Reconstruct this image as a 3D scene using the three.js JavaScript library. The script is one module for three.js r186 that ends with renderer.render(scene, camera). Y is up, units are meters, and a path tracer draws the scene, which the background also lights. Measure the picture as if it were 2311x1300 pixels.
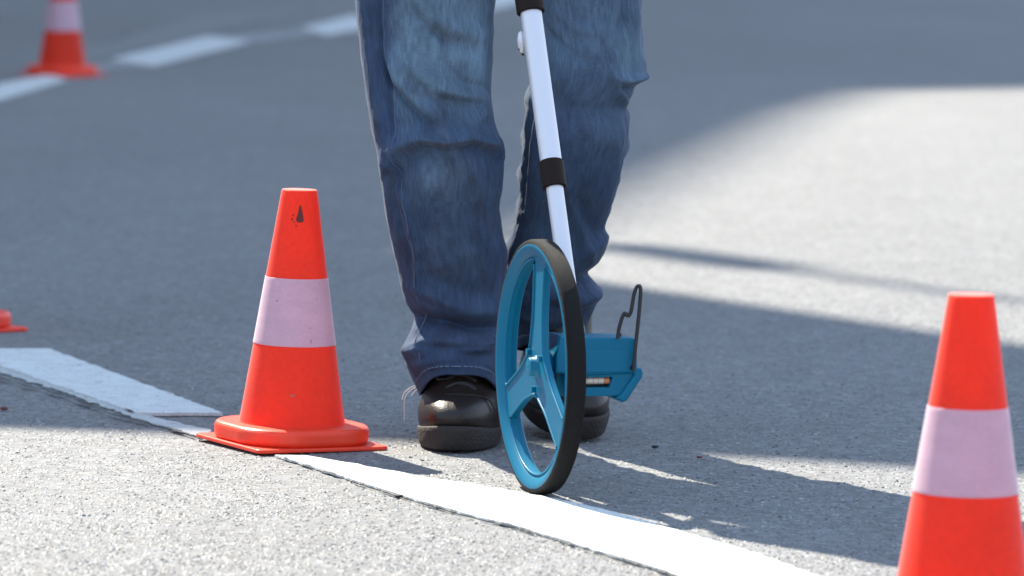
import * as THREE from 'three';
import { mergeGeometries, mergeVertices } from 'three/addons/utils/BufferGeometryUtils.js';
import { RoundedBoxGeometry } from 'three/addons/geometries/RoundedBoxGeometry.js';
import { MarchingCubes } from 'three/addons/objects/MarchingCubes.js';
import { ImprovedNoise } from 'three/addons/math/ImprovedNoise.js';

// ---------------------------------------------------------------- camera, sky, sun, exposure
const V = (x, y, z) => new THREE.Vector3(x, y, z);
const R = d => d * Math.PI / 180;
const scene = new THREE.Scene();
const FPX = 12300, PW = 2311, PH = 1300, CAMH = 0.94, PITCH = Math.atan(1109 / FPX), ROLL = R(1.0);
const camera = new THREE.PerspectiveCamera(2 * Math.atan(PH / 2 / FPX) * 180 / Math.PI, PW / PH, 0.2, 600);
camera.rotation.order = 'YXZ';
camera.position.set(0, CAMH, 0);
camera.rotation.set(-PITCH, 0, ROLL);
camera.focus = 7.58;
camera.userData.fStop = 6.6;
camera.updateMatrixWorld(true);

const renderer = new THREE.WebGLRenderer({ antialias: true });
renderer.toneMapping = THREE.LinearToneMapping;
renderer.toneMappingExposure = 3.6;
renderer.shadowMap.enabled = true;
renderer.shadowMap.type = THREE.PCFSoftShadowMap;

const SUN_SLOPE = [-0.52, -0.79];                      // metres of ground offset towards the sun per metre of height
const SUN = V(SUN_SLOPE[0], 1, SUN_SLOPE[1]).normalize();
{
  const w = 512, h = 256, d = new Float32Array(w * h * 4);
  for (let j = 0; j < h; j++) for (let i = 0; i < w; i++) {
    const lat = ((j + 0.5) / h - 0.5) * Math.PI, y = Math.sin(lat), o = (j * w + i) * 4;
    const t = Math.pow(Math.max(0, y), 0.45), k = 0.62;
    let c;
    if (y >= 0) c = [0.73 + (0.305 - 0.73) * t, 0.82 + (0.445 - 0.82) * t, 0.95 + (0.685 - 0.95) * t];
    else c = [0.30, 0.31, 0.33];
    d[o] = c[0] * k; d[o + 1] = c[1] * k; d[o + 2] = c[2] * k; d[o + 3] = 1;
  }
  const sky = new THREE.DataTexture(d, w, h, THREE.RGBAFormat, THREE.FloatType);
  sky.mapping = THREE.EquirectangularReflectionMapping;
  sky.magFilter = sky.minFilter = THREE.LinearFilter;
  sky.needsUpdate = true;
  scene.background = sky; scene.environment = sky;
}
const sun = new THREE.DirectionalLight(new THREE.Color().setRGB(1, 0.93, 0.80), 3.75);
sun.position.set(0, 0, -8).addScaledVector(SUN, 60);
sun.target.position.set(0, 0, -8);
sun.castShadow = true;
sun.shadow.mapSize.set(4096, 4096);
Object.assign(sun.shadow.camera, { left: -16, right: 16, top: 16, bottom: -16, near: 1, far: 140 });
scene.add(sun, sun.target);

// ---------------------------------------------------------------- helpers
function mulberry(a) { return () => { a |= 0; a = a + 0x6D2B79F5 | 0; let t = Math.imul(a ^ a >>> 15, 1 | a); t = t + Math.imul(t ^ t >>> 7, 61 | t) ^ t; return ((t ^ t >>> 14) >>> 0) / 4294967296; }; }
const rnd = mulberry(20240611);
const perlin = new ImprovedNoise();
const noise = (x, y, z = 0) => perlin.noise(x + 31.7, y + 17.3, z + 5.1);
const fbm = (x, y, z = 0, o = 4) => { let s = 0, a = 1, n = 0; for (let i = 0; i < o; i++) { s += a * noise(x, y, z); n += a; x *= 2.03; y *= 2.03; z *= 2.03; a *= 0.5; } return s / n; };
const smooth = (a, b, x) => { const t = Math.min(1, Math.max(0, (x - a) / (b - a))); return t * t * (3 - 2 * t); };
const lerp = (a, b, t) => a + (b - a) * t;
function curve(pts) { // monotone-ish smooth interpolation of [x, y] pairs (Catmull-Rom)
  return x => {
    if (x <= pts[0][0]) return pts[0][1];
    const n = pts.length;
    if (x >= pts[n - 1][0]) return pts[n - 1][1];
    let i = 0; while (x > pts[i + 1][0]) i++;
    const [x0, y0] = pts[i], [x1, y1] = pts[i + 1], t = (x - x0) / (x1 - x0), h = x1 - x0;
    const s = (y1 - y0) / h;
    const m0 = i ? ((y0 - pts[i - 1][1]) / (x0 - pts[i - 1][0]) + s) / 2 : s;
    const m1 = i < n - 2 ? (s + (pts[i + 2][1] - y1) / (pts[i + 2][0] - x1)) / 2 : s;
    const t2 = t * t, t3 = t2 * t;
    return (2 * t3 - 3 * t2 + 1) * y0 + (t3 - 2 * t2 + t) * h * m0 + (-2 * t3 + 3 * t2) * y1 + (t3 - t2) * h * m1;
  };
}
function ray(px, py) { return V((px - PW / 2) / FPX, -(py - PH / 2) / FPX, -1).applyQuaternion(camera.quaternion); }
function onGround(px, py, h = 0) { const d = ray(px, py); return camera.position.clone().addScaledVector(d, (CAMH - h) / -d.y); }
function atDepth(px, py, Z) { const d = ray(px, py); return camera.position.clone().addScaledVector(d, Z / -d.z); }

const used = new Map();
function numbered(name) { const n = used.get(name) || 0; used.set(name, n + 1); return n ? `${name}_${String(n).padStart(3, '0')}` : name; }
function shade(o) { o.castShadow = true; o.receiveShadow = true; return o; }
function mesh(name, geo, mat, parent) { const m = shade(new THREE.Mesh(geo, mat)); m.name = parent ? name : numbered(name); (parent || scene).add(m); return m; }
function tag(o, label, category, group, kind) { o.userData.label = label; if (category) o.userData.category = category; if (group) o.userData.group = group; if (kind) o.userData.kind = kind; return o; }
function thing(name, label, category, pos, turn = 0, group) { const g = new THREE.Group(); g.name = numbered(name); g.position.copy(pos); g.rotation.y = turn; scene.add(g); tag(g, label, category, group); return g; }
function lin(r, g, b) { return new THREE.Color().setRGB(r, g, b); }
function dataTex(n, fill, srgb, repeat = 1) {
  const d = new Uint8Array(n * n * 4), c = [0, 0, 0];
  for (let j = 0; j < n; j++) for (let i = 0; i < n; i++) { fill(i, j, c); const o = (j * n + i) * 4; for (let k = 0; k < 3; k++) d[o + k] = Math.max(0, Math.min(255, c[k] * 255)); d[o + 3] = 255; }
  return finishTex(d, n, srgb, repeat);
}
function finishTex(d, n, srgb, repeat) {
  const t = new THREE.DataTexture(d, n, n); t.wrapS = t.wrapT = THREE.RepeatWrapping; t.repeat.set(repeat, repeat);
  t.magFilter = THREE.LinearFilter; t.minFilter = THREE.LinearMipmapLinearFilter; t.generateMipmaps = true;
  if (srgb) t.colorSpace = THREE.SRGBColorSpace; t.needsUpdate = true; return t;
}
// value noise that tiles over n cells
function tileNoise(n, seed) {
  const r = mulberry(seed), g = new Float32Array(n * n); for (let i = 0; i < g.length; i++) g[i] = r() * 2 - 1;
  return (u, v) => { const x = (u % 1 + 1) % 1 * n, y = (v % 1 + 1) % 1 * n, i = Math.floor(x), j = Math.floor(y), a = x - i, b = y - j, s = a * a * (3 - 2 * a), t = b * b * (3 - 2 * b);
    const q = (p, w) => g[(w % n) * n + p % n]; return lerp(lerp(q(i, j), q(i + 1, j), s), lerp(q(i, j + 1), q(i + 1, j + 1), s), t); };
}

// ---------------------------------------------------------------- road surface
function asphaltMaps() {
  const n = 2048, per = 2, col = new Float32Array(n * n), warm = new Float32Array(n * n), hgt = new Float32Array(n * n), r = mulberry(77);
  const n1 = tileNoise(9, 3), n2 = tileNoise(37, 4), n3 = tileNoise(310, 5), n4 = tileNoise(150, 6), n5 = tileNoise(210, 7);
  for (let j = 0; j < n; j++) for (let i = 0; i < n; i++) { const u = i / n, v = j / n, o = j * n + i; col[o] = 0.80 + 0.05 * n1(u, v) + 0.06 * n2(u, v) + 0.12 * n3(u, v); hgt[o] = 0.28 + 0.08 * n3(u, v) + 0.06 * n2(u, v); }
  for (let k = 0; k < 150000; k++) {
    const cx = r() * n, cy = r() * n, rad = 1.8 + 3.4 * Math.pow(r(), 2), s = 0.74 + 0.42 * r() * r() + (r() < 0.05 ? 0.3 : 0), w = (r() - 0.5) * 0.16, top = 0.45 + 0.5 * r(), el = 0.7 + 0.6 * r(), an = r() * 3.14, ca = Math.cos(an), sa = Math.sin(an), m = Math.ceil(rad * 1.4);
    for (let y = -m; y <= m; y++) for (let x = -m; x <= m; x++) {
      const a = (x * ca + y * sa) / el, b = (-x * sa + y * ca) * el, q = Math.sqrt(a * a + b * b) / rad; if (q > 1) continue;
      const o = ((Math.floor(cy + y) + n) % n) * n + (Math.floor(cx + x) + n) % n, hh = top * Math.sqrt(1 - q * q * 0.8);
      if (hh > hgt[o]) { hgt[o] = hh; col[o] = s; warm[o] = w; }
    }
  }
  const cd = new Uint8Array(n * n * 4), bd = new Uint8Array(n * n * 4);
  for (let o = 0; o < n * n; o++) {
    const i = o % n, j = (o - i) / n, l = Math.min(1, col[o] * (1 + 0.17 * n4(i / n, j / n) + 0.20 * n5(i / n, j / n)) * 0.60), g = x => 255 * Math.pow(Math.min(1, Math.max(0, x)), 1 / 2.2);
    cd[o * 4] = g(l * (1 + warm[o])); cd[o * 4 + 1] = g(l); cd[o * 4 + 2] = g(l * (1 - warm[o])); cd[o * 4 + 3] = 255;
    bd[o * 4] = bd[o * 4 + 1] = bd[o * 4 + 2] = Math.min(255, hgt[o] * 255); bd[o * 4 + 3] = 255;
  }
  return [finishTex(cd, n, true, 1 / per), finishTex(bd, n, false, 1 / per)];
}
const [asphaltCol, asphaltBump] = asphaltMaps();
const asphaltMat = new THREE.MeshStandardMaterial({ color: lin(0.285, 0.285, 0.285), map: asphaltCol, bumpMap: asphaltBump, bumpScale: 0.0009, roughness: 0.82, vertexColors: true });
// worn and older patches of the road: how light the asphalt itself is, here
function asphaltTone(x, z) {
  let t = 1 + 0.17 * fbm(x * 0.35, z * 0.17, 1) + 0.10 * fbm(x * 1.3, z * 0.5, 2) + 0.07 * fbm(x * 6, z * 3.4, 4, 3);
  return t;
}
{
  const ax = [], az = [];
  for (let x = -200; x < -4; x += 14) ax.push(x);
  for (let x = -4; x <= 4.001; x += 0.08) ax.push(x);
  for (let x = 18; x <= 214; x += 14) ax.push(x);
  for (let z = -300; z < -30; z += 15) az.push(z);
  for (let z = -30; z <= -4.999; z += 0.08) az.push(z);
  for (let z = 0; z <= 100; z += 10) az.push(z);
  const pos = [], uv = [], col = [], idx = [], nx = ax.length;
  az.forEach((z, j) => ax.forEach((x, i) => {
    pos.push(x, 0, z); uv.push(x, -z); const t = asphaltTone(x, z); col.push(t, t, t);
    if (i && j) { const a = j * nx + i, b = a - 1, c = a - nx, d = c - 1; idx.push(d, b, c, c, b, a); }
  }));
  const g = new THREE.BufferGeometry();
  g.setAttribute('position', new THREE.Float32BufferAttribute(pos, 3)); g.setAttribute('uv', new THREE.Float32BufferAttribute(uv, 2)); g.setAttribute('color', new THREE.Float32BufferAttribute(col, 3)); g.setIndex(idx); g.computeVertexNormals();
  tag(mesh('road', g, asphaltMat), 'grey worn asphalt road surface', 'road', null, 'structure');
}

// ---------------------------------------------------------------- road markings (pixel outlines laid on the ground)
const paintTex = (() => { const a = tileNoise(23, 8), b = tileNoise(170, 9), c = tileNoise(64, 10); return dataTex(1024, (i, j, o) => { const u = i / 1024, v = j / 1024, s = 0.90 + 0.03 * a(u, v) + 0.035 * b(u, v) - (c(u, v) > 0.72 ? 0.16 : 0); o[0] = s * 0.985; o[1] = s; o[2] = s * 0.995; }, true, 2); })();
const paintBump = (() => { const a = tileNoise(260, 18), b = tileNoise(90, 19); return dataTex(1024, (i, j, o) => { const u = i / 1024, v = j / 1024; o[0] = o[1] = o[2] = 0.5 + 0.3 * a(u, v) + 0.2 * b(u, v); }, false, 2); })();
const paintMat = new THREE.MeshStandardMaterial({ color: lin(0.66, 0.66, 0.655), map: paintTex, bumpMap: paintBump, bumpScale: 0.0012, roughness: 0.75 });
const oldPaintMat = new THREE.MeshStandardMaterial({ color: lin(0.52, 0.525, 0.52), map: paintTex, bumpMap: paintBump, bumpScale: 0.0016, roughness: 0.85 });
const tarMat = new THREE.MeshStandardMaterial({ color: lin(0.016, 0.016, 0.017), roughness: 0.7 });
const paintedAreas = [];
function marking(name, pixels, thick, mat, label, group, jit = 0.003) {
  const c = pixels.map(p => onGround(p[0], p[1])), pts = [], seed = rnd() * 99;
  c.forEach((a, i) => { const b = c[(i + 1) % c.length], len = a.distanceTo(b), n = Math.max(1, Math.round(len / 0.012)), nx = (b.z - a.z) / len, nz = -(b.x - a.x) / len;
    for (let k = 0; k < n; k++) { const t = k / n, x = lerp(a.x, b.x, t), z = lerp(a.z, b.z, t), e = jit * (noise(x * 30 + seed, z * 30) * 1.4 + noise(x * 110, z * 110 + seed)); pts.push(new THREE.Vector2(x + nx * e, -(z + nz * e))); } });
  paintedAreas.push(pts);
  const g = new THREE.ExtrudeGeometry(new THREE.Shape(pts), { depth: thick, bevelEnabled: false }); g.rotateX(-Math.PI / 2); g.translate(0, 0.0015, 0);
  return tag(mesh(name, g, mat), label, 'road marking', group, 'structure');
}
marking('road_marking', [[620, 1033], [760, 1077], [904, 1124], [1039, 1163], [1175, 1197], [1326, 1243], [1499, 1295], [1700, 1365], [2020, 1375], [1823, 1299], [1715, 1258], [1553, 1211], [1391, 1163], [1283, 1137], [1153, 1114], [1066, 1098], [960, 1084], [800, 1053], [690, 1034]], 0.0028, paintMat, 'fresh thick white line running from under the cone past the measuring wheel');
marking('road_marking', [[-110, 795], [112, 795], [502, 941], [312, 941]], 0.005, paintMat, 'short white dash with square ends beside the cracked joint');
marking('road_marking', [[-60, 823], [0, 843], [150, 890], [300, 945], [455, 993], [475, 975], [330, 942], [150, 878], [0, 832], [-60, 812]], 0.002, oldPaintMat, 'narrow worn white strip along the cracked joint', null, 0.006);
const FAR = 'white dashes of the far curved line';
for (const q of [[[-60, 205], [110, 170], [150, 183], [-60, 246]], [[252, 136], [468, 84], [562, 96], [345, 152]], [[680, 66], [800, 36], [860, 60], [735, 82]], [[1040, 2], [1150, -22], [1200, 2], [1100, 26]]])
  marking('road_dash', q, 0.004, paintMat, 'white dash of the curved line by the far cone', FAR, 0.004);
marking('road_marking', [[120, 172], [252, 138], [468, 86], [680, 66], [800, 38], [1040, 0], [1060, 20], [840, 62], [690, 82], [560, 100], [345, 152], [252, 156], [140, 180]], 0.001, new THREE.MeshStandardMaterial({ color: lin(0.46, 0.46, 0.465), map: asphaltCol, bumpMap: asphaltBump, bumpScale: 0.001, roughness: 0.85 }), 'faint worn paint joining the dashes of the far curved line', null, 0.01);
marking('road_marking', [[170, 150], [700, 25], [690, 8], [420, 40], [150, 120]], 0.0015, new THREE.MeshStandardMaterial({ color: lin(0.36, 0.36, 0.36), map: asphaltCol.clone(), bumpMap: asphaltBump, bumpScale: 0.002, roughness: 0.95 }), 'pale strip of older asphalt beyond the far dashes', null, 0.02);
function joint(pixels, w, label) {
  const c = new THREE.CatmullRomCurve3(pixels.map(p => onGround(p[0], p[1]))), len = c.getLength(), n = Math.round(len / 0.008), pos = [], idx = [];
  for (let i = 0; i <= n; i++) {
    const p = c.getPointAt(i / n), t = c.getTangentAt(i / n), nx = -t.z, nz = t.x, off = 0.004 * noise(i * 0.11, 3) + 0.003 * noise(i * 0.45, 9), ww = w * Math.max(0.12, 0.55 + 0.9 * noise(i * 0.13, 20) + 0.5 * noise(i * 0.5, 30));
    pos.push(p.x + nx * (off + ww), 0.0058, p.z + nz * (off + ww), p.x + nx * (off - ww), 0.0058, p.z + nz * (off - ww));
    if (i) { const a = i * 2; idx.push(a - 2, a - 1, a, a, a - 1, a + 1); }
  }
  const g = new THREE.BufferGeometry(); g.setAttribute('position', new THREE.Float32BufferAttribute(pos, 3)); g.setIndex(idx); g.computeVertexNormals();
  if (g.attributes.normal.getY(0) < 0) { for (let i = 0; i < idx.length; i += 3) [idx[i], idx[i + 1]] = [idx[i + 1], idx[i]]; g.setIndex(idx); g.computeVertexNormals(); }
  return tag(mesh('tar_joint', g, tarMat), label, 'joint', null, 'structure');
}
joint([[-60, 836], [0, 860], [150, 903], [260, 945], [350, 966], [445, 992], [540, 1015]], 0.0055, 'dark cracked joint below the worn white strip');
joint([[-60, 812], [0, 830], [150, 880], [310, 940]], 0.004, 'thin dark seam along the short white dash');
joint([[640, 1040], [760, 1079], [904, 1127], [1039, 1166], [1175, 1200], [1326, 1246], [1499, 1298], [1600, 1333]], 0.0028, 'thin broken crack along the lower edge of the fresh white line');
for (const [x, y, s] of [[900, 1126, 1.0], [1478, 1014, 0.9], [1578, 1038, 0.7], [8, 928, 1.0]]) {
  const g = new THREE.IcosahedronGeometry(0.0045 * s, 1), p = g.attributes.position; for (let i = 0; i < p.count; i++) { const k = 1 + 0.35 * noise(p.getX(i) * 300, p.getY(i) * 300, p.getZ(i) * 300 + x); p.setXYZ(i, p.getX(i) * k * 1.4, p.getY(i) * k * 0.6, p.getZ(i) * k); }
  g.computeVertexNormals(); const b = mesh('tar_crumb', g, x === 8 || x === 1578 ? new THREE.MeshStandardMaterial({ color: lin(0.12, 0.035, 0.03), roughness: 0.9 }) : tarMat); b.position.copy(onGround(x, y)); b.position.y = 0.004;
  tag(b, { 900: 'black tar crumb at the lower edge of the fresh white line', 1478: 'tiny black crumb on the asphalt behind the person\'s shadow', 1578: 'tiny reddish crumb on the asphalt behind the person\'s shadow', 8: 'tiny reddish crumb on the shaded asphalt in front of the worn strip' }[x], 'crumb');
}
// loose-looking stone chips that stand out of the asphalt in the zone the lens resolves
{
  const inPoly = (x, y, p) => { let c = false; for (let i = 0, j = p.length - 1; i < p.length; j = i++) if ((p[i].y > y) !== (p[j].y > y) && x < (p[j].x - p[i].x) * (y - p[i].y) / (p[j].y - p[i].y) + p[i].x) c = !c; return c; };
  const boxes = paintedAreas.map(p => new THREE.Box2().setFromPoints(p));
  const geo = new THREE.IcosahedronGeometry(1, 0); { const p = geo.attributes.position; for (let i = 0; i < p.count; i++) { const k = 1 + 0.3 * noise(p.getX(i) * 2.1, p.getY(i) * 2.1, p.getZ(i) * 2.1); p.setXYZ(i, p.getX(i) * k, p.getY(i) * k, p.getZ(i) * k); } geo.computeVertexNormals(); }
  const list = [], v2 = new THREE.Vector2();
  for (let k = 0; k < 190000; k++) {
    const z = -6.3 - 9.5 * Math.pow(rnd(), 1.9), w = -z * 0.1 + 0.25, x = (rnd() * 2 - 1) * w; v2.set(x, -z);
    if (paintedAreas.some((p, i) => boxes[i].containsPoint(v2) && inPoly(x, -z, p))) continue;
    if (rnd() < 0.30 + 0.5 * noise(x * 5, z * 5, 8) + 0.35 * smooth(-9, -13, z)) continue;
    list.push([x, z]);
  }
  const im = new THREE.InstancedMesh(geo, new THREE.MeshStandardMaterial({ color: 0xffffff, roughness: 0.55 }), list.length), m = new THREE.Matrix4(), q = new THREE.Quaternion(), e = new THREE.Euler(), c = new THREE.Color();
  list.forEach(([x, z], i) => {
    const s = 0.0014 + 0.0020 * rnd() * rnd(), t = asphaltTone(x, z); e.set(rnd() * 0.5, rnd() * 6.28, rnd() * 0.5); q.setFromEuler(e);
    m.compose(V(x, 0.0002, z), q, V(s * (0.9 + 0.6 * rnd()), s * (0.15 + 0.15 * rnd()), s)); im.setMatrixAt(i, m);
    const l = (0.10 + 0.11 * rnd() * rnd() + (rnd() < 0.05 ? 0.13 : 0)) * t, w = (rnd() - 0.5) * 0.12; im.setColorAt(i, c.setRGB(l * (1 + w), l, l * (1 - w)));
  });
  im.name = 'asphalt_chippings'; im.castShadow = im.receiveShadow = true; scene.add(im); tag(im, 'fine stone chippings bedded in the asphalt', 'chippings', null, 'stuff');
}

// ---------------------------------------------------------------- buildings and lamp post that shade the road (outside the frame)
const AZ = Math.atan2(0.52, 0.79), wallMat = new THREE.MeshStandardMaterial({ color: lin(0.42, 0.40, 0.37), roughness: 0.9 }), roofMat = new THREE.MeshStandardMaterial({ color: lin(0.13, 0.08, 0.065), roughness: 0.85 }), glassMat = new THREE.MeshStandardMaterial({ color: lin(0.05, 0.06, 0.07), roughness: 0.15 });
function building(name, label, q0, outline, depth, windows) {
  outline = outline.map(p => [p[0], p[1] ? p[1] - 0.06 : 0]);
  const cx = outline.reduce((s, p) => s + p[0], 0) / outline.length, base = V(cx, 0, q0).applyAxisAngle(V(0, 1, 0), AZ), g = thing(name, label, 'building', base, AZ);
  const sh = new THREE.Shape(outline.map(p => new THREE.Vector2(p[0] - cx, p[1]))), w = new THREE.ExtrudeGeometry(sh, { depth, bevelEnabled: false }); w.translate(0, 0, -depth); mesh('wall', w, wallMat, g);
  for (let i = 0; i < outline.length; i++) { const a = outline[i], b = outline[(i + 1) % outline.length]; if (a[1] < 0.1 || b[1] < 0.1 || Math.abs(a[0] - b[0]) < 0.1) continue;
    const len = Math.hypot(b[0] - a[0], b[1] - a[1]), r = new THREE.BoxGeometry(len - 0.01, 0.08, depth - 0.06); const m = mesh('roof', r, roofMat, g), ang = Math.atan2(b[1] - a[1], b[0] - a[0]); m.position.set((a[0] + b[0]) / 2 - cx, (a[1] + b[1]) / 2, -depth / 2 - 0.03); m.rotation.z = ang; }
  const pane = new THREE.BoxGeometry(1.0, 1.4, 0.06); for (const [x, y] of windows) { const m = mesh('window', pane, glassMat, g); m.position.set(x - cx, y, 0.035); }
  return g;
}
const grid = (xs, ys) => xs.flatMap(x => ys.map(y => [x, y]));
building('gabled_house', 'pale rendered house with a steep single pitched roof', -15, [[-4, 0], [5.94, 0], [5.94, 11.3], [4.783, 9.57], [4.68, 9.42], [4.542, 9.24], [4.386, 9.01], [4.205, 8.86], [3.737, 8.42], [0, 5.2], [-4, 3.0]], 9, grid([-1.5, 0.7, 2.6, 4.6], [2.2]).concat(grid([2.6, 4.6], [5.2])));
building('apartment_block', 'tall pale apartment block with a steep gable and a flat roofed wing', -40, [[-6, 0], [30, 0], [30, 27.4], [11.35, 27.31], [10.79, 27.29], [9.855, 28.24], [8.72, 29.54], [7.744, 30.68], [6.28, 32.28], [1, 37], [-6, 31]], 12, grid([-4, -1, 2, 5, 8, 11, 14, 17, 20, 23, 26], [2.4, 5.6, 8.8, 12, 15.2, 18.4, 21.6, 24.8]));
{
  const g = thing('street_lamp', 'grey steel street lamp post with a curved arm', 'street lamp', V(6.48, 0, -21).applyAxisAngle(V(0, 1, 0), AZ), AZ), m = new THREE.MeshStandardMaterial({ color: lin(0.35, 0.36, 0.37), metalness: 0.7, roughness: 0.5 });
  mesh('pole', new THREE.CylinderGeometry(0.015, 0.045, 13.5, 20).translate(0, 6.75, 0), m, g);
  mesh('arm', new THREE.TubeGeometry(new THREE.CatmullRomCurve3([V(0, 13.4, 0), V(0, 13.9, -0.2), V(0, 14.1, -1.2)]), 20, 0.03, 10), m, g);
  mesh('lamp_head', new RoundedBoxGeometry(0.2, 0.1, 0.6, 3, 0.04).translate(0, 14.1, -1.5), m, g);
}

// ---------------------------------------------------------------- traffic cones
const coneTex = (() => { const a = tileNoise(11, 41), b = tileNoise(70, 42), c = tileNoise(200, 43); return dataTex(512, (i, j, o) => { const u = i / 512, v = j / 512, s = 0.95 + 0.02 * a(u, v) + 0.02 * b(u, v) - (c(u, v) > 0.85 ? 0.06 : 0); o[0] = s; o[1] = s * 0.99; o[2] = s * 0.99; }, true, 1); })();
const coneMat = new THREE.MeshPhysicalMaterial({ color: lin(0.90, 0.052, 0.012), map: coneTex, roughness: 0.86, transmission: 0.45, thickness: 0, specularIntensity: 0.5, clearcoat: 0.12, clearcoatRoughness: 0.35, side: THREE.DoubleSide });
const coneBaseMat = new THREE.MeshPhysicalMaterial({ color: lin(0.86, 0.046, 0.013), map: coneTex, specularIntensity: 0.6, roughness: 0.6, clearcoat: 0.35, clearcoatRoughness: 0.3 });
const bandMat = new THREE.MeshPhysicalMaterial({ color: lin(0.72, 0.54, 0.65), map: coneTex, roughness: 0.86, transmission: 0.40, thickness: 0, clearcoat: 0.25, clearcoatRoughness: 0.3, side: THREE.DoubleSide });
const grimeMat = new THREE.MeshStandardMaterial({ color: lin(0.11, 0.025, 0.02), roughness: 0.95 });
const scuffMat = new THREE.MeshStandardMaterial({ color: lin(0.52, 0.09, 0.06), roughness: 0.9 });
const coneR = y => lerp(0.0765, 0.0262, (y - 0.038) / (0.372 - 0.038));
function roundedSquare(s, r, h, bevel, y0, warp = 0) {
  const a = s / 2 - bevel, q = Math.max(0.001, r - bevel), sh = new THREE.Shape();
  sh.moveTo(-a + q, -a); sh.lineTo(a - q, -a); sh.absarc(a - q, -a + q, q, -Math.PI / 2, 0); sh.lineTo(a, a - q); sh.absarc(a - q, a - q, q, 0, Math.PI / 2); sh.lineTo(-a + q, a); sh.absarc(-a + q, a - q, q, Math.PI / 2, Math.PI); sh.lineTo(-a, -a + q); sh.absarc(-a + q, -a + q, q, Math.PI, Math.PI * 1.5);
  const g = new THREE.ExtrudeGeometry(sh, { depth: h - 2 * bevel, bevelSize: bevel, bevelThickness: bevel, bevelSegments: 4, curveSegments: 28 }); g.rotateX(-Math.PI / 2); g.translate(0, y0 + bevel, 0);
  return g;
}
function lathe(pts, n = 72) { return new THREE.LatheGeometry(pts.map(p => new THREE.Vector2(p[0], p[1])), n); }
function surfacePatch(pts, push, cx) { // a thin patch that hugs the cone: [angle metres, height] outline
  const sh = new THREE.Shape(pts.map(p => new THREE.Vector2(p[0], p[1]))), g = new THREE.ExtrudeGeometry(sh, { depth: 0.0006, bevelEnabled: false, curveSegments: 6 }), p = g.attributes.position;
  for (let i = 0; i < p.count; i++) { const y = p.getY(i), r = coneR(y), a = cx + p.getX(i) / r, rr = r + push + p.getZ(i); p.setXYZ(i, Math.sin(a) * rr, y, Math.cos(a) * rr); }
  g.computeVertexNormals(); return g;
}
function makeCone(label, pos, turn) {
  const g = thing('traffic_cone', label, 'traffic cone', pos, turn, 'red and white traffic cones');
  mesh('base_plate', roundedSquare(0.214, 0.012, 0.006, 0.002, 0.0005), coneBaseMat, g);
  mesh('base_collar', roundedSquare(0.207, 0.076, 0.026, 0.008, 0.006), coneBaseMat, g);
  const body = []; body.push([0.0795, 0.0305], [0.0780, 0.0325], [0.0772, 0.036]); for (let y = 0.047; y <= 0.369; y += 0.007) body.push([coneR(y), y]); body.push([0.0262, 0.3715], [0.0250, 0.3735], [0.0200, 0.3740], [0.0090, 0.3738], [0.0004, 0.3736]);
  mesh('cone_body', lathe(body), coneMat, g);
  const band = []; for (let y = 0.1485; y <= 0.2456; y += 0.00485) band.push([coneR(y) + 0.0009, y]); band.unshift([coneR(0.1485) + 0.0001, 0.1482]); band.push([coneR(0.2455) + 0.0001, 0.2459]);
  mesh('reflective_band', lathe(band), bandMat, g);
  return g;
}
const blob = (cx, cy, rx, ry, n, s, j = 0.3) => Array.from({ length: n }, (_, i) => { const a = i / n * 6.2832, k = 1 + j * noise(Math.cos(a) * 1.3 + s, Math.sin(a) * 1.3, s); return [cx + Math.cos(a) * rx * k, cy + Math.sin(a) * ry * k]; });
const coneA = makeCone('red and white traffic cone with a dark drip stain beside the measuring person', onGround(657, 1005), R(29.5));
coneA.rotation.order = 'ZYX'; coneA.rotation.z = R(-1.1); coneA.position.y = 0.0022; coneA.scale.setScalar(0.988);
const scuff = (c, pts, ang, mat) => { const y = pts[0][1]; mesh('scuff', surfacePatch(pts, y > 0.1482 && y < 0.2459 ? 0.0013 : 0.0003, ang - c.rotation.y), mat, c); };
scuff(coneA, [[-0.001, 0.353], [0.0012, 0.352], [0.0028, 0.345], [0.0044, 0.338], [0.0052, 0.332], [0.0045, 0.3285], [0.001, 0.3275], [-0.0042, 0.3285], [-0.0058, 0.331], [-0.005, 0.335], [-0.003, 0.341], [-0.002, 0.348]], 0.10, grimeMat);
for (const [x, y, s] of [[-0.0105, 0.338, 0.0012], [-0.012, 0.332, 0.0014], [-0.009, 0.328, 0.0009], [-0.006, 0.323, 0.0011]]) scuff(coneA, blob(x, y, s, s * 1.3, 9, y * 90), 0.12, grimeMat);
scuff(coneA, blob(0.0, 0.079, 0.0045, 0.0022, 14, 2.2, 0.9), 0.02, scuffMat);
const bandGrime = new THREE.MeshStandardMaterial({ color: lin(0.40, 0.24, 0.33), roughness: 0.9 });
for (const [x, y, a, b] of [[0.026, 0.157, 0.0012, 0.003], [0.024, 0.176, 0.0009, 0.0016], [0.033, 0.218, 0.001, 0.0012], [-0.026, 0.214, 0.0012, 0.002]]) scuff(coneA, blob(x, y, a, b, 9, y * 70, 0.6), 0.0, bandGrime);
const coneB = makeCone('red and white traffic cone standing in the sun at the end of the person\'s shadow', onGround(2170, 1400), R(-29)); coneB.scale.setScalar(1.014); coneB.rotation.order = 'ZYX'; coneB.rotation.z = R(-0.3);
const coneC = makeCone('red and white traffic cone standing on the far curved dashed line', onGround(140, 170), R(58));
makeCone('red traffic cone beside the end of the short white dash', onGround(-124, 742), R(38));

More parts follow.
